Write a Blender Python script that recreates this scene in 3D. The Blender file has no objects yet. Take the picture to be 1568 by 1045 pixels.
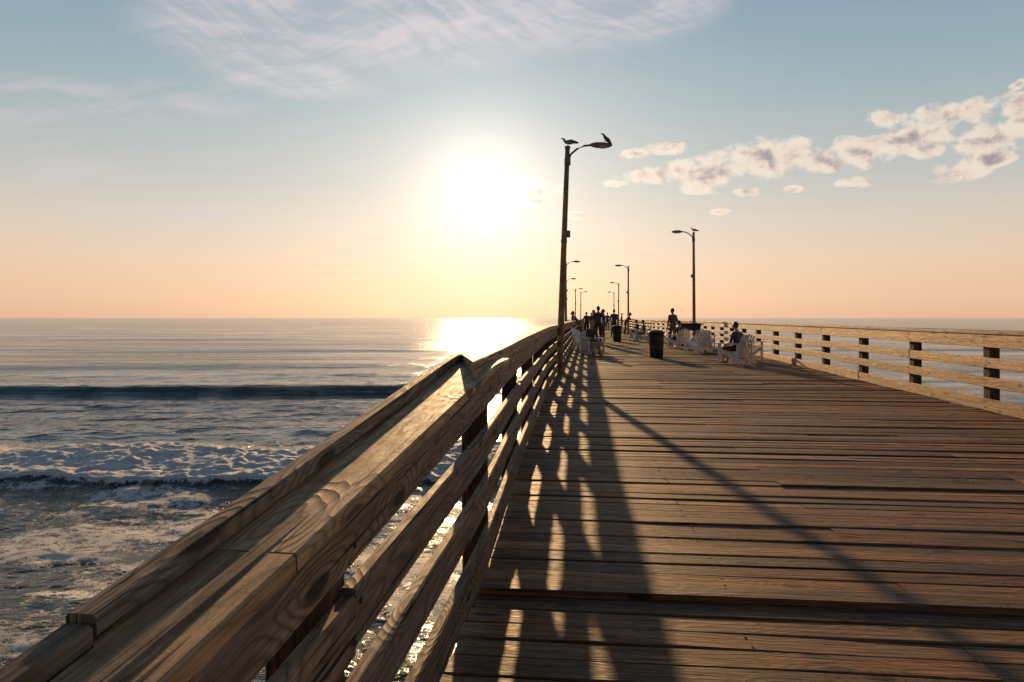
import bpy, math, random
import numpy as np
from mathutils import Vector, Matrix
random.seed(7); rng=np.random.RandomState(5)
scene=bpy.context.scene
F=1045.0; H=1.3; SEA=-6.5
def lin(c):
    c=c/255.0
    return c/12.92 if c<=0.04045 else ((c+0.055)/1.055)**2.4
def rgb(r,g,b): return (lin(r),lin(g),lin(b),1)
# ---------------- node helpers
class NT:
    def __init__(s,nt): s.nt=nt; s.n=nt.nodes; s.l=nt.links
    def node(s,t,**k):
        n=s.n.new(t)
        for a,b in k.items(): setattr(n,a,b)
        return n
    def inp(s,sock,v):
        if hasattr(v,'is_linked') or isinstance(v,bpy.types.NodeSocket): s.l.new(v,sock)
        else: sock.default_value=v
    def m(s,op,a,b=0.0,c=0.0,clamp=False):
        n=s.n.new('ShaderNodeMath'); n.operation=op; n.use_clamp=clamp
        s.inp(n.inputs[0],a); s.inp(n.inputs[1],b)
        if op in('MULTIPLY_ADD','SMOOTH_MIN','COMPARE'): s.inp(n.inputs[2],c)
        return n.outputs[0]
    def vm(s,op,a,b=(0,0,0),out=0):
        n=s.n.new('ShaderNodeVectorMath'); n.operation=op
        s.inp(n.inputs[0],a)
        if op=='SCALE': s.inp(n.inputs['Scale'],b)
        else: s.inp(n.inputs[1],b)
        return n.outputs[out]
    def ss(s,v,a,b,o0=0.0,o1=1.0):
        n=s.n.new('ShaderNodeMapRange'); n.interpolation_type='SMOOTHSTEP'
        s.inp(n.inputs[0],v); n.inputs[1].default_value=a; n.inputs[2].default_value=b
        n.inputs[3].default_value=o0; n.inputs[4].default_value=o1
        return n.outputs[0]
    def lr(s,v,a,b,o0=0.0,o1=1.0):
        n=s.n.new('ShaderNodeMapRange')
        s.inp(n.inputs[0],v); n.inputs[1].default_value=a; n.inputs[2].default_value=b
        n.inputs[3].default_value=o0; n.inputs[4].default_value=o1
        return n.outputs[0]
    def noise(s,vec,scale,detail=3,rough=.5,dist=0.0,out=0):
        n=s.n.new('ShaderNodeTexNoise'); s.inp(n.inputs['Vector'],vec)
        n.inputs['Scale'].default_value=scale; n.inputs['Detail'].default_value=detail
        n.inputs['Roughness'].default_value=rough; n.inputs['Distortion'].default_value=dist
        return n.outputs[out]
    def ramp(s,v,stops):
        n=s.n.new('ShaderNodeValToRGB'); s.inp(n.inputs[0],v)
        e=n.color_ramp.elements
        while len(e)<len(stops): e.new(0.5)
        for i,(p,c) in enumerate(stops): e[i].position=p; e[i].color=c
        return n.outputs[0]
    def mix(s,f,a,b,mode='MIX'):
        n=s.n.new('ShaderNodeMix'); n.data_type='RGBA'; n.blend_type=mode
        s.inp(n.inputs[0],f); s.inp(n.inputs[6],a); s.inp(n.inputs[7],b)
        return n.outputs[2]
    def comb(s,x,y,z):
        n=s.n.new('ShaderNodeCombineXYZ'); s.inp(n.inputs[0],x); s.inp(n.inputs[1],y); s.inp(n.inputs[2],z); return n.outputs[0]
    def sep(s,v):
        n=s.n.new('ShaderNodeSeparateXYZ'); s.inp(n.inputs[0],v); return n.outputs
# ---------------- sun direction
SUN_AZ=math.atan(-46/F); SUN_EL=math.atan(192/F*math.cos(SUN_AZ))
D=Vector((math.sin(SUN_AZ)*math.cos(SUN_EL),math.cos(SUN_AZ)*math.cos(SUN_EL),math.sin(SUN_EL)))
# ---------------- world
world=bpy.data.worlds.new("World"); scene.world=world; world.use_nodes=True
w=NT(world.node_tree); w.n.clear()
tc=w.node('ShaderNodeTexCoord'); dirv=w.vm('NORMALIZE',tc.outputs['Generated'])
sx,sy,sz=w.sep(dirv)
az=w.m('ARCTAN2',sx,sy); el=w.m('ARCSINE',sz)
eldeg=w.m('MULTIPLY',el,180/math.pi)
t=w.m('DIVIDE',eldeg,90.0,clamp=True)
base=w.ramp(t,[(0,rgb(228,182,152)),(1.6/90,rgb(237,193,160)),(4.5/90,rgb(235,203,176)),(7.5/90,rgb(217,204,189)),(11/90,rgb(192,194,190)),(17/90,rgb(157,178,185)),(25/90,rgb(121,153,175)),(42/90,rgb(60,88,116)),(1.0,rgb(36,54,80))])
cosang=w.vm('DOT_PRODUCT',dirv,tuple(D),out=1)
theta=w.m('MULTIPLY',w.m('ARCCOSINE',w.m('MINIMUM',cosang,1.0)),180/math.pi)
dim=w.ss(theta,50,130,1.0,0.46)
base=w.vm('SCALE',base,dim)
def gexp(width,amp):
    return w.m('MULTIPLY',w.m('EXPONENT',w.m('MULTIPLY',theta,-1.0/width)),amp)
def ggau(width,amp):
    q=w.m('DIVIDE',theta,width); return w.m('MULTIPLY',w.m('EXPONENT',w.m('MULTIPLY',w.m('MULTIPLY',q,q),-1.0)),amp)
# clouds
def px2ang(x,y):
    a=math.atan((x-784)/F); e=math.atan((487-y)/F*math.cos(a)); return a,e
cv=w.comb(az,el,0.0)
def blobs(lst):
    cur=None
    for (x,y,rx,ry) in lst:
        a,e=px2ang(x,y)
        v=w.vm('MULTIPLY',w.vm('SUBTRACT',cv,(a,e,0)),(F/rx,F/ry,0))
        d=w.vm('LENGTH',v,out=1)
        q=w.m('SUBTRACT',1.0,d)
        cur=q if cur is None else w.m('MAXIMUM',cur,q)
    return w.m('MAXIMUM',cur,0.0)
cum=blobs([(985,270,52,16),(1045,264,55,23),(1100,264,62,34),(1165,245,66,36),(1215,238,42,30),(1255,245,62,22),(1310,232,62,30),(970,235,38,9),(1020,228,42,13),
 (1400,210,64,26),(1420,232,32,13),(1352,183,34,16),(1465,172,60,21),(1500,218,50,22),(1465,262,44,20),(1530,208,42,24),(1562,162,28,26),(1565,185,22,14),(1515,242,34,16),(1562,130,14,9),
 (1140,294,30,9),(1310,280,30,10),(820,294,56,22),(796,280,40,12),(815,308,36,12),(882,330,28,8),(1062,292,34,11),(945,282,28,9),(1215,290,18,7),(1100,325,22,7)])
cs=w.vm('MULTIPLY',cv,(1.0,1.3,1.0))
def cnoise(v): return w.noise(v,27,8,.60,.3)
n1=cnoise(cs)
n1b=cnoise(w.vm('ADD',cs,(-.006,-.009,0)))
dens=w.m('ADD',w.m('MULTIPLY',cum,1.35),w.m('MULTIPLY',w.m('SUBTRACT',n1,.5),3.4))
gate=w.ss(cum,0.0,.22)
calpha=w.m('MULTIPLY',w.ss(dens,.12,.75),gate)
litc=w.m('MULTIPLY',w.m('SUBTRACT',n1,n1b),4.0)
cshade=w.m('SUBTRACT',w.lr(dens,.45,1.9),litc)
ccol=w.ramp(cshade,[(0,rgb(246,230,212)),(.32,rgb(241,218,199)),(.64,rgb(206,188,180)),(1.0,rgb(164,150,152))])
def rot(vec,ang):
    n=w.node('ShaderNodeVectorRotate'); n.rotation_type='Z_AXIS'; w.inp(n.inputs['Vector'],vec); n.inputs['Angle'].default_value=ang; return n.outputs[0]
r1=rot(cv,math.radians(-12))
sw=w.vm('ADD',r1,w.vm('SCALE',w.noise(r1,5,3,.5,out=1),.10))
s1=w.noise(w.vm('MULTIPLY',sw,(5,34,1)),1.0,6,.6,.6)
s2=w.noise(w.vm('MULTIPLY',rot(sw,math.radians(34)),(10,70,1)),1.0,5,.6,.4)
cm=blobs([(560,20,360,100),(760,0,380,90),(380,50,190,60),(930,10,230,70),(440,118,150,34)])
cm2=blobs([(120,155,140,34),(20,185,100,32),(60,250,140,25),(300,150,100,30),(260,330,200,30)])
ci=w.m('ADD',w.m('MULTIPLY',w.ss(cm,0,.55),w.m('ADD',.26,w.ss(w.m('ADD',w.m('MULTIPLY',s1,.6),w.m('MULTIPLY',s2,.4)),.38,.64,0,.66))),w.m('MULTIPLY',w.ss(cm2,0,.8),w.m('MULTIPLY',w.ss(s1,.36,.66),.75)))
sky=w.mix(w.m('MULTIPLY',ci,.85),base,rgb(210,202,207))
g1=w.vm('SCALE',(1.0,.84,.72),w.m('ADD',gexp(9.0,.38),gexp(22.0,.13)))
sky=w.vm('ADD',sky,g1)
sky=w.mix(w.m('MULTIPLY',calpha,.90),sky,w.vm('ADD',ccol,w.vm('SCALE',(1,.88,.75),gexp(8.0,.6))))
core=w.vm('ADD',w.vm('SCALE',(1.0,.89,.75),ggau(4.8,.36)),w.vm('SCALE',(1.0,.93,.8),ggau(1.25,6.0)))
sky=w.vm('ADD',sky,core)
sky=w.mix(w.ss(el,-.02,0.0),(.10,.11,.11,1),sky)
ns=w.node('ShaderNodeTexSky'); ns.sky_type='NISHITA'; ns.sun_disc=False; ns.sun_elevation=SUN_EL; ns.sun_rotation=SUN_AZ
ns.air_density=1.0; ns.dust_density=1.0
b1=w.node('ShaderNodeBackground'); w.l.new(sky,b1.inputs[0]); b1.inputs[1].default_value=.9
b2=w.node('ShaderNodeBackground'); w.l.new(ns.outputs[0],b2.inputs[0]); b2.inputs[1].default_value=.006
ad=w.node('ShaderNodeAddShader'); w.l.new(b1.outputs[0],ad.inputs[0]); w.l.new(b2.outputs[0],ad.inputs[1])
wo=w.node('ShaderNodeOutputWorld'); w.l.new(ad.outputs[0],wo.inputs[0])
# ---------------- sun lamp
sl=bpy.data.lights.new('sun','SUN'); sl.energy=5.0; sl.angle=math.radians(.6); sl.color=(1.0,.62,.29)
so=bpy.data.objects.new('sun',sl); scene.collection.objects.link(so); so.rotation_euler=D.to_track_quat('Z','Y').to_euler(); so.location=(0,0,30)
# ---------------- camera
cd=bpy.data.cameras.new('camera'); cd.sensor_width=36; cd.lens=36*F/1568; cd.shift_y=-35.5/1568; cd.clip_start=.03; cd.clip_end=60000
co=bpy.data.objects.new('camera',cd); scene.collection.objects.link(co); co.location=(0,0,H); co.rotation_euler=(math.pi/2,0,0); scene.camera=co
# ---------------- materials
def mat(name):
    m=bpy.data.materials.new(name); m.use_nodes=True; k=NT(m.node_tree); k.n.clear()
    p=k.node('ShaderNodeBsdfPrincipled'); o=k.node('ShaderNodeOutputMaterial'); k.l.new(p.outputs[0],o.inputs[0])
    return m,k,p
def wood(name,cd_,cl_,cg_,rough=.55,bump=.004,ringamt=1.0,grey=.5,spec=.5,lo=.62,hi=1.3,streak=.5,fibamt=.5):
    m,k,p=mat(name)
    uv=k.node('ShaderNodeUVMap').outputs[0]; rn=k.node('ShaderNodeAttribute',attribute_name='rnd').outputs['Fac']
    uvr=k.vm('ADD',uv,k.comb(k.m('MULTIPLY',rn,37.0),k.m('MULTIPLY',rn,91.0),k.m('MULTIPLY',rn,13.0)))
    vo=k.node('ShaderNodeTexVoronoi'); vo.voronoi_dimensions='2D'; vo.inputs['Scale'].default_value=1.0
    k.l.new(k.vm('MULTIPLY',uvr,(1.5,4.6,1)),vo.inputs['Vector'])
    kd=vo.outputs['Distance']
    kn=k.ss(kd,.02,.42,1.0,0.0)
    nn=k.noise(k.vm('MULTIPLY',uvr,(1.1,8.0,1)),1.0,2,.45)
    ringv=k.m('ADD',k.m('MULTIPLY',nn,12.0),k.m('MULTIPLY',kn,3.6))
    ring=k.m('FRACT',ringv); ring=k.m('SUBTRACT',1.0,k.m('ABSOLUTE',k.m('MULTIPLY_ADD',ring,2.0,-1.0)))
    ring=k.m('POWER',ring,1.9)
    fib=k.noise(k.vm('MULTIPLY',uvr,(6,180,1)),1.0,5,.7)
    stk=k.noise(k.vm('MULTIPLY',uvr,(1.2,48,1)),1.0,3,.6)
    mot=k.noise(k.vm('MULTIPLY',uvr,(2.2,9,1)),1.0,6,.65)
    blot=k.noise(k.vm('MULTIPLY',uvr,(12,34,1)),1.0,6,.7)
    crk=k.ss(k.noise(k.vm('MULTIPLY',uvr,(1.3,80,1)),1.0,3,.5),.375,.345)
    dk_=lambda s_: tuple(x*s_ for x in cd_[:3])+(1,)
    c=k.mix(k.ss(mot,.34,.66),cd_,cl_)
    c=k.mix(k.m('MULTIPLY',k.ss(k.noise(uvr,.9,3,.5),.40,.58),grey),c,cg_)
    c=k.mix(k.m('MULTIPLY',ring,.75*ringamt),c,dk_(.30))
    c=k.mix(k.m('MULTIPLY',k.ss(fib,.38,.62),fibamt),c,dk_(.36))
    c=k.mix(k.m('MULTIPLY',k.ss(stk,.48,.62),streak),c,dk_(.32))
    c=k.mix(k.m('MULTIPLY',k.ss(kd,.12,.06),.93),c,dk_(.14))
    c=k.mix(k.m('MULTIPLY',crk,.9),c,(.006,.004,.003,1))
    c=k.mix(k.m('MULTIPLY',k.ss(blot,.54,.70),.5),c,dk_(.35))
    c=k.vm('SCALE',c,k.lr(rn,0,1,lo,hi))
    k.l.new(c,p.inputs['Base Color'])
    k.l.new(k.lr(blot,.3,.7,rough-.08,rough+.14),p.inputs['Roughness'])
    p.inputs['Specular IOR Level'].default_value=spec
    h=k.m('ADD',k.m('MULTIPLY',fib,.5),k.m('ADD',k.m('MULTIPLY',ring,-.5*ringamt),k.m('ADD',k.m('MULTIPLY',crk,-1.3),k.m('ADD',k.m('MULTIPLY',stk,-1.2*streak),k.m('MULTIPLY',blot,.6)))))
    b=k.node('ShaderNodeBump'); b.inputs['Strength'].default_value=1.0; b.inputs['Distance'].default_value=bump; k.l.new(h,b.inputs['Height']); k.l.new(b.outputs[0],p.inputs['Normal'])
    return m
M_DECK=wood('weathered_deck_wood',(.26,.105,.038,1),(.50,.23,.088,1),(.29,.185,.115,1),.60,.0042,.45,.6,.22,.36,1.5,.75)
M_RAIL=wood('weathered_shaded_pine_rail',(.33,.20,.115,1),(.50,.32,.19,1),(.34,.26,.195,1),.66,.0026,1.0,.8,.22,.75,1.2,.35,.55)  # weathered pine, greyed further in the base colour for the shaded left faces
M_CAP=wood('sunlit_tone_cap_wood',(.56,.30,.13,1),(.78,.46,.22,1),(.58,.38,.22,1),.62,.0026,.9,.6,.40,.85,1.15,.45,.55)  # lighter base colour stands in for sun falling on the rail cap
M_RAIL2=wood('sunlit_tone_pine_rail',(.56,.31,.14,1),(.80,.48,.23,1),(.58,.38,.22,1),.58,.0024,.9,.5,.36,.75,1.15,.4,.45)  # right rail copy, sunlight painted in as a paler, warmer base colour
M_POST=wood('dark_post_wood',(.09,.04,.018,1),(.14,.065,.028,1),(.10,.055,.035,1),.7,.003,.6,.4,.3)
def plain(name,col,rough=.5,metal=0.0,var=.25,scale=8,spec=.5):
    m,k,p=mat(name)
    g=k.node('ShaderNodeTexCoord').outputs['Object']
    n=k.noise(g,scale,4,.6)
    c=k.mix(k.ss(n,.3,.7),tuple(x*(1-var) for x in col[:3])+(1,),tuple(min(1,x*(1+var)) for x in col[:3])+(1,))
    k.l.new(c,p.inputs['Base Color']); p.inputs['Roughness'].default_value=rough; p.inputs['Metallic'].default_value=metal
    p.inputs['Specular IOR Level'].default_value=spec
    return m
M_POLE=plain('lamp_pole_wood',(.30,.16,.085),.7,0,.4,6)  # base colour lifted to imitate haze over the poles
M_LAMP=plain('lamp_metal',(.22,.17,.13),.5,.2,.2)
M_GLASS=plain('lamp_lens',(.5,.45,.38),.2)
M_BLACK=plain('black_plastic',(.02,.02,.022),.45,0,.3)
M_CHAIR=plain('white_painted_wood',(.74,.70,.64),.55,0,.1)
M_SKIN=plain('skin',(.42,.24,.16),.55,0,.08)
M_HAIR=plain('hair',(.035,.022,.015),.6,0,.2)
SHIRTS=[plain('shirt_%d'%i,c,.8,0,.12) for i,c in enumerate([(.05,.05,.06),(.20,.16,.13),(.16,.06,.05),(.07,.10,.15),(.10,.08,.07)])]
PANTS=[plain('trousers_%d'%i,c,.85,0,.15) for i,c in enumerate([(.03,.035,.05),(.12,.09,.06),(.02,.02,.02)])]
M_GULLW=plain('gull_feathers',(.30,.27,.25),.7,0,.3,20)
M_GULLG=plain('grey_wing_feathers',(.10,.09,.09),.7,0,.2,20)
M_BEAK=plain('beak',(.2,.12,.05),.5)
# ---------------- mesh builder
class MB:
    def __init__(s): s.v=[]; s.f=[]; s.uv=[]; s.r=[]; s.m=[]; s.sm=[]
    def face(s,idx,uvs,r,m,smooth=False):
        s.f.append(idx); s.uv.extend(uvs); s.r.append(r); s.m.append(m); s.sm.append(smooth)
    def board(s,pts,w,t,side=None,up=Vector((0,0,1)),bev=.004,m=0,r=None,sides=None):
        pts=[Vector(p) for p in pts]; r=random.random() if r is None else r
        ou,ov=random.random()*50,random.random()*50
        n=len(pts); rings=[]
        ws=w if hasattr(w,'__len__') else [w]*n
        L=0; us=[]
        for i,p in enumerate(pts):
            hw,ht=ws[i]/2,t/2; b=min(bev,hw*.45,ht*.45)
            sec=[(-hw+b,-ht),(hw-b,-ht),(hw,-ht+b),(hw,ht-b),(hw-b,ht),(-hw+b,ht),(-hw,ht-b),(-hw,-ht+b)]
            if i==0:
                per=[0]
                for q in range(8):
                    a=sec[q]; c=sec[(q+1)%8]; per.append(per[-1]+math.hypot(a[0]-c[0],a[1]-c[1]))
            tan=(pts[min(i+1,n-1)]-pts[max(i-1,0)]).normalized()
            if sides: sd=Vector(sides[i]); 
            elif side is not None: sd=Vector(side)
            else: sd=tan.cross(up)
            sd=(sd-tan*sd.dot(tan)).normalized(); u_=sd.cross(tan).normalized()
            if i: L+=(pts[i]-pts[i-1]).length
            us.append(L); st=len(s.v)
            for (a,c) in sec: s.v.append(p+sd*a+u_*c)
            rings.append(st)
        for i in range(n-1):
            for j in range(8):
                a=rings[i]+j; b2=rings[i]+(j+1)%8; c=rings[i+1]+(j+1)%8; d=rings[i+1]+j
                s.face((a,b2,c,d),[(us[i]+ou,per[j]+ov),(us[i]+ou,per[j+1]+ov),(us[i+1]+ou,per[j+1]+ov),(us[i+1]+ou,per[j]+ov)],r,m)
        s.face(tuple(rings[0]+j for j in range(7,-1,-1)),[(ou+sec[j][1],ov+sec[j][0]) for j in range(7,-1,-1)],r,m)
        s.face(tuple(rings[-1]+j for j in range(8)),[(ou+sec[j][1],ov+sec[j][0]) for j in range(8)],r,m)
    def tube(s,pts,rad,seg=10,m=0,cap=True,flat=1.0):
        pts=[Vector(p) for p in pts]; n=len(pts); rings=[]
        r=random.random(); ou=random.random()*30
        ref=Vector((1,0,0))
        L=0
        for i,p in enumerate(pts):
            tan=(pts[min(i+1,n-1)]-pts[max(i-1,0)]).normalized()
            rf=ref if abs(tan.dot(ref))<.9 else Vector((0,0,1))
            a=(rf-tan*rf.dot(tan)).normalized(); b=tan.cross(a)
            st=len(s.v); rr=rad[i] if hasattr(rad,'__len__') else rad
            for j in range(seg):
                an=2*math.pi*j/seg; s.v.append(p+a*math.cos(an)*rr+b*math.sin(an)*rr*flat)
            rings.append((st,L)); 
            if i<n-1: L+=(pts[i+1]-p).length
        for i in range(n-1):
            for j in range(seg):
                A,LA=rings[i]; B,LB=rings[i+1]; j2=(j+1)%seg; q=.06
                s.face((A+j,A+j2,B+j2,B+j),[(LA+ou,j*q),(LA+ou,(j+1)*q),(LB+ou,(j+1)*q),(LB+ou,j*q)],r,m,True)
        if cap:
            A=rings[0][0]; s.face(tuple(A+j for j in range(seg-1,-1,-1)),[(0,0)]*seg,r,m)
            A=rings[-1][0]; s.face(tuple(A+j for j in range(seg)),[(0,0)]*seg,r,m)
    def ball(s,c,rx,ry,rz,m=0,seg=12,rg=8,fn=None):
        c=Vector(c); st=len(s.v)
        for i in range(rg+1):
            ph=math.pi*i/rg
            for j in range(seg):
                th=2*math.pi*j/seg
                q=Vector((math.sin(ph)*math.cos(th)*rx,math.sin(ph)*math.sin(th)*ry,math.cos(ph)*rz))
                if fn: q=fn(q)
                s.v.append(c+q)
        for i in range(rg):
            for j in range(seg):
                a=st+i*seg+j;b=st+i*seg+(j+1)%seg
                s.face((a,a+seg,b+seg,b),[(0,0)]*4,.5,m,True)
    def obj(s,name,mats,loc=(0,0,0),rz=0,parent=None):
        me=bpy.data.meshes.new(name); me.from_pydata([tuple(v) for v in s.v],[],s.f)
        uvl=me.uv_layers.new(name='UVMap'); uvl.data.foreach_set('uv',[c for q in s.uv for c in q])
        at=me.attributes.new('rnd','FLOAT','FACE'); at.data.foreach_set('value',s.r)
        me.polygons.foreach_set('material_index',s.m); me.polygons.foreach_set('use_smooth',s.sm)
        for q in mats: me.materials.append(q)
        me.update()
        o=bpy.data.objects.new(name,me); scene.collection.objects.link(o); o.location=loc; o.rotation_euler=(0,0,rz)
        if parent: o.parent=parent
        return o
def lerp(pl,y):
    if y<=pl[0][0]: a,b=pl[0],pl[1]
    elif y>=pl[-1][0]: a,b=pl[-2],pl[-1]
    else:
        for i in range(len(pl)-1):
            if pl[i][0]<=y<=pl[i+1][0]: a,b=pl[i],pl[i+1]; break
    return a[1]+(b[1]-a[1])*(y-a[0])/(b[0]-a[0])
LP=[(0,-.545),(3.3,-.135),(6.4,.11),(12,.622),(107,11.07),(165,17.4)]
RP=[(0,5.4),(36,9.9),(54,11.0),(81,14.0),(112,17.6),(165,23.6)]
LX=lambda y:lerp(LP,y)
RX=lambda y:lerp(RP,y)
END=160.0
# ---------------- deck
dk=MB(); AX=.105
y=-2.0; k_i=0
while y<END:
    pitch=.148
    def endpt(fn,off):
        yy=y
        for _ in range(6): yy=y-AX*((fn(yy)+off))
        return fn(yy)+off,yy
    xl,yl=endpt(LX,-.03+random.uniform(-.01,.01)); xr,yr=endpt(RX,.05)
    segs=12 if y<25 else (4 if y<60 else 1)
    zo=random.gauss(0,.0038)
    if y<3.32: zo-=.022
    roll=random.gauss(0,.026); ph=random.uniform(0,6.28); amp=random.uniform(.001,.0045)
    def run(x0,y0,x1,y1,zo,roll,segs):
        pts=[];sd=[]
        for i in range(segs+1):
            f=i/segs; pts.append((x0+(x1-x0)*f,y0+(y1-y0)*f,-.019+zo+amp*math.sin(ph+f*5.0)))
            rr=roll+.010*math.sin(ph*2+f*4)
            sd.append(Vector((AX,1,rr)))
        dk.board(pts,pitch-random.uniform(.004,.0095),.038,sides=sd,bev=random.uniform(.004,.009))
    if random.random()<.6 and y<90:
        f=random.choice([.34,.5,.66]); xm=xl+(xr-xl)*f; ym=yl+(yr-yl)*f
        run(xl,yl,xm-.003,ym,zo,roll,max(1,segs//2)); run(xm+.003,ym,xr,yr,zo+random.gauss(0,.003),roll+random.gauss(0,.012),max(1,segs//2))
    else: run(xl,yl,xr,yr,zo,roll,segs)
    if 1.0<y<14:
        for f in (.2,.4,.6,.8):
            for dn in(-.04,.04):
                xx=xl+(xr-xl)*f+random.uniform(-.008,.008); yy=yl+(yr-yl)*f+dn+random.uniform(-.006,.006)
                zz=zo+amp*math.sin(ph+f*5)+dn*roll
                dk.tube([(xx,yy,zz-.002),(xx,yy,zz+.0015)],[.0055,.005],6,m=1)
    y+=pitch
M_BOLT=plain('rusty_galvanised_bolt',(.10,.07,.05),.6,.5)
deck=dk.obj('pier_deck',[M_DECK,M_BOLT])
sb=MB()
for f in [0.02,.2,.4,.6,.8,.98]:
    pts=[(LX(q)+(RX(q)-LX(q))*f,q,-.24) for q in np.linspace(-2,END,24)]
    sb.board(pts,.08,.28,bev=.005,m=0)
for i,q in enumerate(np.arange(-1.5,END,4.6)):
    sb.board([(LX(q)-.25,q,-.54),(RX(q)+.25,q,-.54)],.28,.3,m=0)
    for f in [0.0,.5,1.0]:
        X=LX(q)+(RX(q)-LX(q))*f; sb.tube([(X,q,-.4),(X+random.uniform(-.1,.1),q,-9)],[.15,.17],10,m=0)
sb.board([(LX(3.3)-.02,3.36+.0,-.15),(RX(2.7)+.02,2.72,-.15)],.30,.14,m=0)
sb.obj('pier_substructure',[M_POST])
# ---------------- railings
KY=3.3
def lz(y,Z):
    if y<KY: return Z-(KY-max(y,-1.5))*.075*(Z/1.05)**2.3
    return Z+(.025*(Z/1.05) if y>12 else .025*(Z/1.05)*(y-KY)/(12-KY))
def rail(side):
    mb=MB(); fn=LX if side<0 else RX
    zf=lz if side<0 else (lambda y,Z:Z)
    y0=1.55-2.3*2 if side<0 else 9.53-2.3*5
    ys=[y0+2.3*i for i in range(int((END-y0)/2.3))]
    levels=[(.945,.19,'f'),(.655,.14,'m'),(.40,.14,'l'),(.115,.17,'b')] if side<0 else [(.985,.19,'f'),(.675,.14,'m'),(.405,.14,'l'),(.10,.17,'b')]
    for i,q in enumerate(ys):
        X=fn(q)+side*(.04+.072); top=zf(q,1.035 if side<0 else 1.07)
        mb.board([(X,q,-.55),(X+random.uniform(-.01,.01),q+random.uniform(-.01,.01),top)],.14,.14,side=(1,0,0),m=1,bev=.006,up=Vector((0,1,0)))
        if q<60:
            for (Z,hh,_) in levels:
                for dz in(-hh*.25,hh*.25):
                    z=zf(q,Z)+dz; x=fn(q)
                    mb.tube([(x-side*.001,q+.03*dz/abs(dz),z),(x-side*.006,q+.03*dz/abs(dz),z)],.008,8,m=2)
    for (Z,hh,nm) in levels:
        off=random.choice([0,1]) if side>0 else (1 if nm in 'fl' else 0)
        i=off
        segs_=[]
        if off: segs_.append((0,1))
        while i<len(ys)-1:
            j=min(i+2,len(ys)-1); segs_.append((i,j)); i=j
        for (i,j) in segs_:
            a,b=ys[i]+.004,ys[j]-.004
            dm=.003 if nm=='f' else .010
            d1=random.uniform(-dm,dm); d2=random.uniform(-dm,dm); lat=random.uniform(-.003,.003)
            n=max(2,int((b-a)/.4)) if a<15 else 2
            pts=[]
            for s_ in range(n+1):
                f=s_/n; q=a+(b-a)*f
                pts.append((fn(q)+side*.02+lat,q,zf(q,Z)+d1+(d2-d1)*f))
            mb.board(pts,hh,.038,side=(0,0,1),m=0,bev=.006,up=Vector((1,0,0)))
    return mb,ys
mb,ys=rail(-1)
T0=1.118
def near_cap(mb):
    n=10
    inn=lambda q:-.42+(q-.786)*.1343+.012
    out=lambda q:-.566+(q-.884)*.108
    A=[-1.6,1.15,3.75]
    for a,b in zip(A[:-1],A[1:]):
        pts=[];ws=[]
        for i in range(n+1):
            q=a+.003+(b-a-.006)*i/n
            pts.append(((inn(q)+out(q))/2,q,lz(min(q,KY),1.08)-.019)); ws.append(inn(q)-out(q))
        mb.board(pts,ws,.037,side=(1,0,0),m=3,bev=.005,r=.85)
    for (a,b,dz,r_) in [(-1.6,.862,-.010,.1),(.868,3.62,0,.6)]:
        pts=[]
        for i in range(n+1):
            q=a+(b-a)*i/n
            pts.append((out(q)+.020,q,lz(min(q,KY),1.08)+dz+.0205))
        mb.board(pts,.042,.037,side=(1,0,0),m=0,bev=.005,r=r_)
near_cap(mb)
def farcap(mb,fn,side,a0,zf,w=.25,inner=.025,th=.038,m=0):
    q=a0;first=True
    while q<END-5:
        b=q+4.6
        z0=zf(q)+random.uniform(-.003,.003); z1=zf(b)+random.uniform(-.003,.003)
        if first: z0=zf(q)
        pts=[];n=6
        for i in range(n+1):
            y_=q+.003+(b-q-.006)*i/n
            pts.append((fn(y_)-side*inner+side*w/2,y_,z0+(z1-z0)*i/n-th/2))
        st=len(mb.v)
        mb.board(pts,w,th,side=(1,.0,0),m=m,bev=.005)
        if first and side<0:
            for v in mb.v[st:st+8]:
                f=(v.x-(fn(q)-side*inner+side*w/2))/w+.5
                dy=-(f)*.78; v.y+=dy; v.x+=dy*.10
            first=False
        q=b
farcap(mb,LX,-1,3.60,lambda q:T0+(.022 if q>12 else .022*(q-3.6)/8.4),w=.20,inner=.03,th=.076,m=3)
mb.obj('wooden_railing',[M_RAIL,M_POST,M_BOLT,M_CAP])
mb2,ys2=rail(1)
farcap(mb2,RX,1,-2.0,lambda q:1.126,w=.22,inner=.03)
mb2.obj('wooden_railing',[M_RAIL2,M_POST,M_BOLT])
mb3=MB()
for Z,hh in [(.985,.19),(.675,.14),(.405,.14),(.1,.17)]:
    mb3.board([(LX(END),END,Z),(RX(END),END,Z)],hh,.038,side=(0,0,1),up=Vector((0,1,0)))
for f in np.linspace(0,1,5): mb3.board([(LX(END)+(RX(END)-LX(END))*f,END+.09,-.3),(LX(END)+(RX(END)-LX(END))*f,END+.09,1.07)],.14,.14,side=(1,0,0),m=1)
mb3.obj('wooden_railing',[M_RAIL,M_POST])
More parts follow.
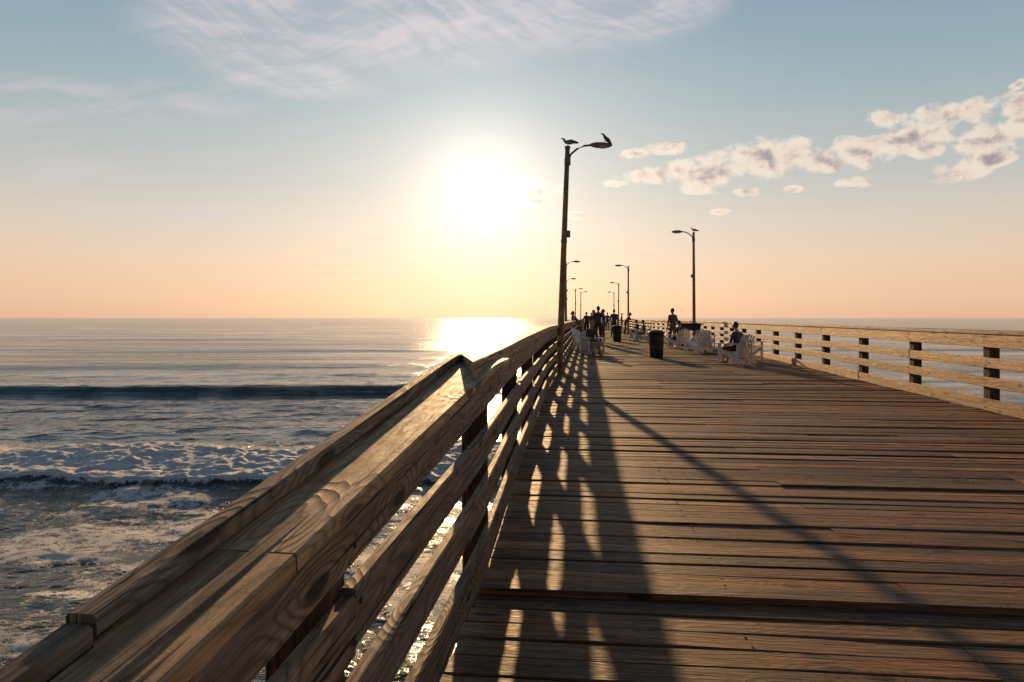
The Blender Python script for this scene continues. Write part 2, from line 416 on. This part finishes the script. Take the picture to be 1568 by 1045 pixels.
# ---------------- lamps
def lamp(x,y,sgn,height=5.4,lean=0.0,near=False):
    mb=MB(); 
    mb.tube([(0,0,-.4),(lean*.1,0,.5),(lean*.55,0,height*.55),(lean,0,height-.03)],[.085,.08,.068,.055],14,m=0)
    mb.tube([(lean,0,height-.03),(lean,0,height+.03)],[.066,.066],14,m=1)
    s=sgn
    arm=[(lean,0,height-.34),(lean+s*.08,0,height-.16),(lean+s*.22,0,height-.04),(lean+s*.40,0,height+.04),(lean+s*.58,0,height+.06)]
    mb.tube(arm,[.026]*5,8,m=1)
    mb.tube([(lean,-.0,height-.42),(lean,0,height-.26)],[.075,.075],12,m=1)
    hx=[.54,.58,.68,.82,.98,1.06]; rr=[.03,.045,.07,.075,.06,.02]
    mb.tube([(lean+s*a,0,height+.065-.01*i*.3) for i,a in enumerate(hx)],rr,12,m=1,flat=.6)
    mb.ball((lean+s*.84,0,height+.018),.12,.055,.045,m=2)
    mb.board([(lean*.62+s*.09,0,height*.60),(lean*.62+s*.09,0,height*.60+.16)],.10,.10,side=(1,0,0),m=1,up=Vector((0,1,0)))
    mb.tube([(lean*.58,0,height*.575),(lean*.58,0,height*.59)],[.075,.075],12,m=1)
    return mb.obj('street_lamp',[M_POLE,M_LAMP,M_GLASS],loc=(x,y,0))
L=lamp(1.13,16.35,1,5.38,.20)
for (px,py,s) in [(1063,357,-1),(866,402,1),(962,408,-1),(867.5,428,1),(947,434,-1),(881,443,1),(940,448,-1),(889,447.5,1)]:
    z=4.1*F/(487-py); X=(px-784)/F*z; lamp(X,z,s,5.4,random.uniform(-.05,.05))
# ---------------- skinned creatures
def skin_obj(verts,edges,radii,root,levels=2):
    me=bpy.data.meshes.new('tmp'); me.from_pydata(verts,edges,[]); o=bpy.data.objects.new('tmp',me); scene.collection.objects.link(o)
    mod=o.modifiers.new('s','SKIN'); mod.use_smooth_shade=True
    for i,r in enumerate(radii): me.skin_vertices[0].data[i].radius=r if isinstance(r,tuple) else (r,r)
    me.skin_vertices[0].data[root].use_root=True
    sm=o.modifiers.new('d','SUBSURF'); sm.levels=levels
    dg=bpy.context.evaluated_depsgraph_get(); dg.update(); ev=o.evaluated_get(dg); m2=ev.to_mesh()
    V=[v.co.copy() for v in m2.vertices]; Fc=[tuple(p.vertices) for p in m2.polygons]
    ev.to_mesh_clear(); bpy.data.objects.remove(o); return V,Fc
def person(loc,rz,pose='stand',height=1.75,shirt=0,pants=0,shorts=False):
    J={}
    if pose=='stand':
        J=dict(pel=(0,0,.95),spi=(0,.01,1.14),che=(0,0,1.34),nek=(0,.01,1.47),hb=(0,-.01,1.55),
          sl=(.17,.0,1.41),sr=(-.17,.0,1.41),el=(.235,.03,1.13),er=(-.235,.03,1.13),wl=(.25,-.06,.89),wr=(-.22,-.14,.98),
          hl=(.09,0,.89),hr=(-.09,0,.89),kl=(.11,-.03,.49),kr=(-.10,-.01,.49),al=(.12,.03,.09),ar=(-.12,.04,.09),tl=(.14,-.13,.045),tr=(-.15,-.12,.045))
    elif pose=='lean':
        J=dict(pel=(0,.12,.95),spi=(0,.02,1.12),che=(0,-.10,1.28),nek=(0,-.18,1.38),hb=(0,-.23,1.45),
          sl=(.17,-.14,1.33),sr=(-.17,-.14,1.33),el=(.24,-.26,1.10),er=(-.24,-.26,1.10),wl=(.12,-.44,1.14),wr=(-.1,-.44,1.14),
          hl=(.09,.12,.89),hr=(-.09,.12,.89),kl=(.11,.06,.48),kr=(-.10,.12,.49),al=(.12,.14,.09),ar=(-.12,.26,.09),tl=(.13,-.02,.045),tr=(-.14,.10,.045))
    elif pose=='walk':
        J=dict(pel=(0,0,.94),spi=(0,-.01,1.13),che=(0,-.03,1.33),nek=(0,-.03,1.46),hb=(0,-.05,1.54),
          sl=(.17,.0,1.40),sr=(-.17,-.04,1.40),el=(.23,.12,1.14),er=(-.23,-.1,1.13),wl=(.24,.08,.9),wr=(-.2,-.27,.96),
          hl=(.09,0,.88),hr=(-.09,0,.88),kl=(.10,-.16,.50),kr=(-.10,.05,.48),al=(.10,-.18,.10),ar=(-.10,.30,.14),tl=(.11,-.35,.05),tr=(-.11,.16,.045))
    else:
        J=dict(pel=(0,.05,.50),spi=(0,.09,.69),che=(0,.06,.89),nek=(0,.03,1.02),hb=(0,-.01,1.10),
          sl=(.17,.04,.96),sr=(-.17,.04,.96),el=(.23,-.02,.70),er=(-.23,-.02,.70),wl=(.15,-.26,.62),wr=(-.15,-.26,.62),
          hl=(.09,.03,.49),hr=(-.09,.03,.49),kl=(.13,-.40,.50),kr=(-.14,-.40,.50),al=(.13,-.38,.09),ar=(-.16,-.44,.09),tl=(.14,-.54,.045),tr=(-.17,-.6,.045))
    R=dict(pel=(.15,.11),spi=(.135,.10),che=(.155,.115),nek=.06,hb=.055,sl=.062,sr=.062,el=.043,er=.043,wl=.028,wr=.028,hl=.09,hr=.09,kl=.062,kr=.062,al=.042,ar=.042,tl=.035,tr=.035)
    names=list(J); ix={n:i for i,n in enumerate(names)}
    E=[('pel','spi'),('spi','che'),('che','nek'),('nek','hb'),('che','sl'),('che','sr'),('sl','el'),('el','wl'),('sr','er'),('er','wr'),('pel','hl'),('pel','hr'),('hl','kl'),('hr','kr'),('kl','al'),('kr','ar'),('al','tl'),('ar','tr')]
    V,Fc=skin_obj([J[n] for n in names],[(ix[a],ix[b]) for a,b in E],[R[n] for n in names],0,2)
    mb=MB(); mb.v=list(V)
    segs=[(Vector(J[a]),Vector(J[b]),a,b) for a,b in E]
    for f in Fc:
        c=sum((V[i] for i in f),Vector())/len(f)
        best=None;bd=9
        for (a,b,na,nb) in segs:
            ab=b-a; t_=max(0,min(1,(c-a).dot(ab)/ab.dot(ab))); dd=(a+ab*t_-c).length
            if dd<bd: bd=dd;best=(na,nb,t_)
        na,nb,t_=best
        if nb in('tl','tr'): m=4
        elif na in('kl','kr'): m=0 if shorts else 2
        elif na in('hl','hr') or nb in('hl','hr'): m=2
        elif na=='nek' or (na=='che' and nb=='nek' and t_>.75): m=0
        elif na in('el','er'): m=0
        elif na=='pel' and t_<.3: m=2
        else: m=1
        mb.face(f,[(0,0)]*len(f),.5,m,True)
    hb=Vector(J['hb']); hc=hb+Vector((0,-.02,.085))
    def hf(q):
        if q.z<0: q.x*=1+q.z*2.2; q.y=q.y*(1+q.z*.8)-(.01 if q.y<0 else 0)
        return q
    mb.ball(hc,.076,.095,.118,m=0,seg=14,rg=10,fn=hf)
    mb.ball(hc+Vector((0,.018,.022)),.082,.094,.108,m=3,seg=14,rg=10)
    mb.ball(hc+Vector((0,-.098,-.012)),.013,.02,.024,m=0,seg=8,rg=5)
    for s in(1,-1):
        mb.ball(hc+Vector((s*.078,0,-.01)),.012,.02,.03,m=0,seg=8,rg=5)
        mb.ball(hc+Vector((s*.03,-.086,.012)),.012,.008,.007,m=3,seg=8,rg=4)
    mb.ball(hc+Vector((0,-.09,-.055)),.022,.008,.006,m=4,seg=8,rg=4)
    for s,e_,w_ in((1,'el','wl'),(-1,'er','wr')):
        a=Vector(J[e_]);b=Vector(J[w_]); d=(b-a).normalized(); sd=d.cross(Vector((s,0,.2))).normalized(); 
        mb.tube([b-d*.01,b+d*.04,b+d*.095],[.026,.038,.034],8,m=0,flat=.5)
        inn=d.cross(sd)
        for k_,(off,ln) in enumerate([(-.027,.062),(-.009,.074),(.009,.07),(.027,.055)]):
            p0=b+d*.088+sd*off; mb.tube([p0,p0+d*ln*.5+inn*.004,p0+d*ln*.85+inn*.018],[.0095,.0085,.006],6,m=0)
        p0=b+d*.03+sd*(-.03); mb.tube([p0,p0+d*.035-sd*.028,p0+d*.062-sd*.032],[.012,.0105,.008],6,m=0)
    o=mb.obj('person',[M_SKIN,SHIRTS[shirt],PANTS[pants],M_HAIR,M_BLACK],loc=loc,rz=rz)
    sc=height/1.75; o.scale=(sc,sc,sc); return o
def P(px,z): return ((px-784)/F*z,z,0)
# ---------------- chair (Adirondack style)
def chair(loc,rz,mat_=None,sc=1.0):
    mb=MB()
    for s in(1,-1):
        mb.board([(s*.29,-.34,.0),(s*.29,-.34,.56)],.10,.03,side=(0,1,0),up=Vector((1,0,0)))
        mb.board([(s*.26,-.38,.40),(s*.26,.50,.04)],.10,.03,side=(0,.4,1),up=Vector((1,0,0)))
        mb.board([(s*.33,-.42,.575),(s*.31,.34,.575)],.13,.025,side=(1,0,0))
        mb.board([(s*.29,.24,.02),(s*.29,.28,.56)],.07,.03,side=(0,1,0),up=Vector((1,0,0)))
    for i in range(6):
        f=i/5; y_=-.36+.50*f; z_=.42-.205*f
        mb.board([(-.28,y_,z_),(.28,y_,z_)],.08,.022,side=(0,1,-.41))
    for i in range(5):
        a=(i-2); x0=a*.095; x1=a*.125; L_=.72-.04*abs(a)
        mb.board([(x0,.14,.20),(x1,.14+L_*.42,.20+L_*.91)],.085,.02,side=(1,0,0))
    mb.board([(-.26,.24,.37),(.26,.24,.37)],.07,.025,side=(0,0,1),up=Vector((0,1,0)))
    mb.board([(-.27,.385,.66),(.27,.385,.66)],.07,.025,side=(0,0,1),up=Vector((0,1,0)))
    o=mb.obj('adirondack_chair',[M_CHAIR],loc=loc,rz=rz); o.scale=(sc,)*3; return o
chair(P(1127,19.2),math.radians(215)); chair(P(1144,20.9),math.radians(130))
chair(P(1068,25.5),math.radians(215)); chair(P(1080,28.0),math.radians(150)); chair(P(1040,29.0),math.radians(200))
chair(P(906,24.5),math.radians(20)); chair(P(893,28),math.radians(50)); chair(P(888,33),math.radians(60))
chair(P(985,38),math.radians(250)); chair(P(975,44),math.radians(250))
# ---------------- trash cans
def trash(loc):
    mb=MB()
    prof=[(.20,0),(.215,.02),(.225,.25),(.235,.27),(.23,.29),(.24,.55),(.25,.57),(.245,.59),(.25,.78),(.27,.80),(.27,.84),(.24,.845)]
    mb.tube([(0,0,z) for r,z in prof],[r for r,z in prof],24,m=0)
    mb.tube([(0,0,.843),(0,0,.87),(0,0,.90)],[.25,.21,.10],20,m=0)
    for s in(1,-1): mb.tube([(s*.26,-.06,.70),(s*.30,-.04,.72),(s*.30,.04,.72),(s*.26,.06,.70)],.012,6,m=0)
    return mb.obj('trash_can',[M_BLACK],loc=loc)
trash(P(1005,22.4)); trash(P(945,37.5))
# ---------------- fishing cart
mb=MB(); 
mb.board([(-.45,0,.86),(.45,0,.86)],.5,.30,side=(0,1,0),bev=.03)
mb.board([(-.48,0,1.03),(.48,0,1.03)],.54,.05,side=(0,1,0),bev=.01)
for sx_ in(-.38,.38):
    for sy_ in(-.2,.2): mb.tube([(sx_,sy_,0.05),(sx_,sy_,.75)],.02,8)
mb.board([(-.42,0,.30),(.42,0,.30)],.44,.02,side=(0,1,0))
mb.tube([(.45,-.2,.95),(.62,-.2,1.02),(.62,.2,1.02),(.45,.2,.95)],.015,8)
for sy_ in(-.24,.24): mb.tube([(-.38,sy_-.015,.11),(-.38,sy_+.015,.11)],.11,14)
mb.obj('fishing_cart',[M_BLACK],loc=P(1056,31.5))
# ---------------- people
person(P(1030,30.0),math.radians(200),'stand',1.72,4,1)
person(P(916,33),math.radians(160),'stand',1.86,0,0)
person(P(908,35),math.radians(30),'walk',1.72,4,2)
person(P(924,36),math.radians(250),'stand',1.75,3,1)
person(P(940,44),math.radians(0),'walk',1.86,0,0)
person(P(884,36),math.radians(270),'lean',1.75,1,0)
person(P(877,43),math.radians(250),'stand',1.7,2,1)
person(P(898,52),math.radians(180),'stand',1.75,0,2)
person(P(960,52),math.radians(90),'lean',1.8,4,0)
person(P(905,62),math.radians(120),'walk',1.78,3,0)
person(P(930,70),math.radians(180),'stand',1.85,2,1)
person(P(916,80),math.radians(20),'stand',1.85,0,0)
person(P(952,75),math.radians(90),'stand',1.8,1,0)
for (px,z,r,s) in [(906,24.5,20,0),(1040,29,200,4),(888,33,60,2),(985,38,250,3),(975,44,250,0),(1127,19.2,215,0)]:
    x_,y_,_=P(px,z); rr=math.radians(r)
    o=person((x_,y_,-.05),rr,'sit',1.62,s,random.randint(0,2),shorts=True)
    o.location.z=-.02
# ---------------- birds
def bird(name,loc,rz,upright=.3,sc=1.0,dark=False):
    c,s=math.cos(upright),math.sin(upright)
    def T(x,z): return (x*c-z*s, 0, x*s+z*c)
    def Hd(x,z):
        a=T(.10,.02); return (a[0]+x,0,a[2]+z)
    pts=[T(-.24,-.0),T(-.14,.0),T(0,.0),T(.10,.02),Hd(.035,.055),Hd(.06,.10),Hd(.10,.105),Hd(.145,.095)]
    rad=[(.03,.010),(.05,.03),(.072,.062),(.062,.056),(.038,.038),(.037,.035),(.022,.02),(.005,.006)]
    V,Fc=skin_obj(pts,[(i,i+1) for i in range(7)],rad,2,2)
    mb=MB(); mb.v=list(V); hx=pts[6][0]
    for f in Fc:
        cc=sum((V[i] for i in f),Vector())/len(f)
        m=2 if cc.x>hx+.012 else (1 if dark or (cc.z*c-cc.x*s>.012 and cc.x*c+cc.z*s<.09) else 0)
        mb.face(f,[(0,0)]*len(f),.5,m,True)
    for sd in(1,-1):
        mb.tube([T(.08,.035),T(-.06,.045),T(-.22,.012),T(-.30,-.0)],[.02,.045,.028,.004],8,m=1,flat=1)
        n0=len(mb.v)
        mb.v[n0-32:]=[Vector((v.x,v.y*.5+sd*.05,v.z)) for v in mb.v[n0-32:]]
        b=T(.0,-.04); mb.tube([(b[0]+.02,sd*.03,b[2]),(b[0]+.03,sd*.03,-.13)],[.008,.006],6,m=2)
        for dy in(-.015,0,.015): mb.tube([(b[0]+.03,sd*.03,-.127),(b[0]+.075,sd*.03+dy,-.13)],[.005,.003],5,m=2)
        mb.ball((pts[5][0]+.015,sd*.034,pts[5][2]+.01),.006,.004,.006,m=3,seg=6,rg=4)
    o=mb.obj(name,[M_GULLW,M_GULLG,M_BEAK,M_BLACK],loc=loc,rz=rz); o.scale=(sc,)*3; return o
bird('seagull',(1.36,16.35,5.38+.03+.085),math.radians(172),.05,.80)
bird('seagull',(1.13+.20+.93,16.35,5.38+.11+.085),math.radians(168),.85,.72,True)
z=4.1*F/130; bird('seagull',(279/F*z,z,5.43+.1),math.radians(180),.2,.8)
# ---------------- sea
def vnoise(x,y,seed=0):
    xi=np.floor(x).astype(np.int64); yi=np.floor(y).astype(np.int64); fx=x-xi; fy=y-yi
    fx=fx*fx*(3-2*fx); fy=fy*fy*(3-2*fy)
    def h(a,b):
        q=(a*374761393+b*668265263+seed*1442695041)&0xffffffff
        q=((q^(q>>13))*1274126177)&0xffffffff; return ((q^(q>>16))&0xffff)/65535.0
    return (h(xi,yi)*(1-fx)+h(xi+1,yi)*fx)*(1-fy)+(h(xi,yi+1)*(1-fx)+h(xi+1,yi+1)*fx)*fy
def fbm(x,y,seed,oc=4):
    r=0;a=.5
    for i in range(oc): r=r+a*vnoise(x*2**i,y*2**i,seed+i*7); a*=.5
    return r
rows=list(np.arange(-40,10,1.0))+list(np.arange(10,46,.11)); q=46.0; d=.11
while q<26000:
    rows.append(q); d=min(d*1.02,.0085*q+.0) if q<200 else d*1.03; q+=max(d,.11)
cols=list(np.arange(-46,6,.15)); q=6;d=.15
while q<26000: cols.append(q); d*=1.045; q+=d
q=-46;d=.15;neg=[]
while q>-26000: q-=d; d*=1.045; neg.append(q)
cols=neg[::-1]+cols
X,Y=np.meshgrid(np.array(cols),np.array(rows)); Z=np.zeros_like(X); foam=np.zeros_like(X)
def sstep(a,b,v): t_=np.clip((v-a)/(b-a),0,1); return t_*t_*(3-2*t_)
near=1-sstep(60,160,np.hypot(X,Y))
Z+=near*.19*(fbm(X*.36+3,Y*.65,11,5)-.5)*2
mid=1-sstep(300,900,np.hypot(X,Y))
Z+=mid*.12*np.sin(Y*2*np.pi/17+2.2*vnoise(X*.02,Y*.01,3)*3)
yc=71.5+1.3*(vnoise(X*.03,X*0+.5,5)-.5)*2+.015*X
dy=Y-yc; side_=sstep(6,-14,X)*.92
prof=np.where(dy<0,np.exp(-(dy/1.25)**2),np.exp(-(dy/5.5)**2))
Z+=1.0*prof*side_*(.85+.3*vnoise(X*.06,X*0,9))
Z+=-.18*np.exp(-((dy+4)/2.5)**2)*side_
for (yy,a) in((112,.35),(165,.4),(240,.5)):
    d2=Y-(yy+5*(vnoise(X*.012,X*0+yy,6)-.5)); Z+=a*np.where(d2<0,np.exp(-(d2/3.2)**2),np.exp(-(d2/9)**2))*(.1+.9*vnoise(X*.015+yy,X*0,8))
yb=38.2+2.6*(vnoise(X*.09,X*0+.3,21)-.5)+1.4*(vnoise(X*.4,X*0+.3,22)-.5)
yf=31.0+1.8*(vnoise(X*.13,X*0+.3,31)-.5)*2+1.3*(vnoise(X*.6,X*0+.7,32)-.5)+.5*(vnoise(X*1.7,X*0+.7,33)-.5)
db=Y-yb
Z+=.62*np.where(db<0,np.exp(-(db/3.8)**2),np.exp(-(db/3.2)**2))*(.6+.7*vnoise(X*.14,X*0,41))
inb=sstep(-.15,.25,Y-yf)*(1-sstep(-.5,2.2,db))
lump=fbm(X*1.5,Y*1.5,51,5)
fine=fbm(X*3.1+9,Y*3.1,57,3)
Z+=inb*(.22+.36*(lump-.42)+.24*(fine-.42))
foam=np.maximum(foam,inb*(.66+.75*(lump-.12)))
foam=np.maximum(foam,.46*sstep(0,1.5,Y-yf)*(1-sstep(1.0,8.0,db)))
ff=sstep(.42,.60,fbm(X*.22+.4,Y*.44,61,4))
foam=np.maximum(foam,(.17+.31*ff)*sstep(.5,-1,Y-yf))
foam=np.maximum(foam,.22*sstep(62,40,Y)*ff)
Z+=SEA
ny,nx=X.shape
me=bpy.data.meshes.new('sea'); nv=nx*ny
me.vertices.add(nv); me.vertices.foreach_set('co',np.stack([X,Y,Z],-1).astype(np.float32).ravel())
idx=np.arange(nv).reshape(ny,nx)
quads=np.stack([idx[:-1,:-1],idx[:-1,1:],idx[1:,1:],idx[1:,:-1]],-1).reshape(-1,4)
nf=len(quads); me.loops.add(nf*4); me.loops.foreach_set('vertex_index',quads.ravel().astype(np.int32))
me.polygons.add(nf); me.polygons.foreach_set('loop_start',(np.arange(nf)*4).astype(np.int32)); me.polygons.foreach_set('loop_total',np.full(nf,4,np.int32))
me.polygons.foreach_set('use_smooth',np.ones(nf,bool)); me.update(calc_edges=True); me.validate()
at=me.attributes.new('foam','FLOAT','POINT'); at.data.foreach_set('value',foam.astype(np.float32).ravel())
sea=bpy.data.objects.new('sea',me); scene.collection.objects.link(sea)
m,k,p=mat('sea_water')
pos=k.node('ShaderNodeNewGeometry').outputs['Position']
fo=k.node('ShaderNodeAttribute',attribute_name='foam').outputs['Fac']
dist=k.vm('LENGTH',pos,out=1)
pw=k.vm('MULTIPLY',pos,(.5,1.0,1.0))
b1_=k.noise(pw,.9,4,.6,.4); b2_=k.noise(pw,4.5,4,.65,.3); b0=k.noise(pw,.16,3,.5,.3)
patch=k.noise(k.vm('MULTIPLY',pos,(.012,.06,1)),1.0,5,.6,.3)
amp=k.m('MULTIPLY',k.ss(patch,.40,.60,1.0,.28),k.ss(dist,60,500,1.0,1.25))
h=k.m('ADD',k.m('MULTIPLY',b1_,.50),k.m('ADD',k.m('MULTIPLY',b2_,.19),k.m('MULTIPLY',b0,.6)))
h=k.m('MULTIPLY',h,amp)
fw=k.vm('ADD',pos,k.vm('SCALE',k.noise(pos,1.0,4,.65,out=1),2.2))
vo=k.node('ShaderNodeTexVoronoi'); vo.feature='DISTANCE_TO_EDGE'; vo.inputs['Scale'].default_value=1.0; k.l.new(k.vm('MULTIPLY',fw,(.8,1.9,1)),vo.inputs['Vector'])
net=k.ss(vo.outputs['Distance'],.0,.22,1.0,0.0)
fn_=k.noise(k.vm('MULTIPLY',fw,(.8,1.7,1)),2.4,7,.76); fn2=k.noise(pos,12,5,.7)
fd=k.m('ADD',k.m('MULTIPLY',net,.24),k.m('ADD',k.m('MULTIPLY',fn_,1.4),k.m('MULTIPLY',fn2,.70)))
ff_=k.m('ADD',fo,k.m('SUBTRACT',fd,1.40))
fmask=k.ss(ff_,.06,.17)
wc=k.mix(k.ss(patch,.35,.65),(.034,.056,.062,1),(.06,.083,.082,1))
fcol=k.mix(k.ss(ff_,.08,.36),(.60,.60,.63,1),(.96,.95,.94,1))
col=k.mix(fmask,wc,fcol)
k.l.new(col,p.inputs['Base Color'])
k.l.new(k.m('ADD',k.m('MULTIPLY',fmask,.6),k.ss(dist,30,900,.09,.13)),p.inputs['Roughness'])
p.inputs['IOR'].default_value=1.33
h=k.m('ADD',h,k.m('MULTIPLY',k.m('MULTIPLY',fmask,k.m('ADD',fn_,fn2)),.22))
b=k.node('ShaderNodeBump'); b.inputs['Strength'].default_value=1.0; b.inputs['Distance'].default_value=.55; k.l.new(h,b.inputs['Height']); k.l.new(b.outputs[0],p.inputs['Normal'])
me.materials.append(m)
scene.view_settings.view_transform='Standard'; scene.view_settings.look='None'; scene.view_settings.exposure=0
print('verts sea',nv,'deck',len(dk.v))
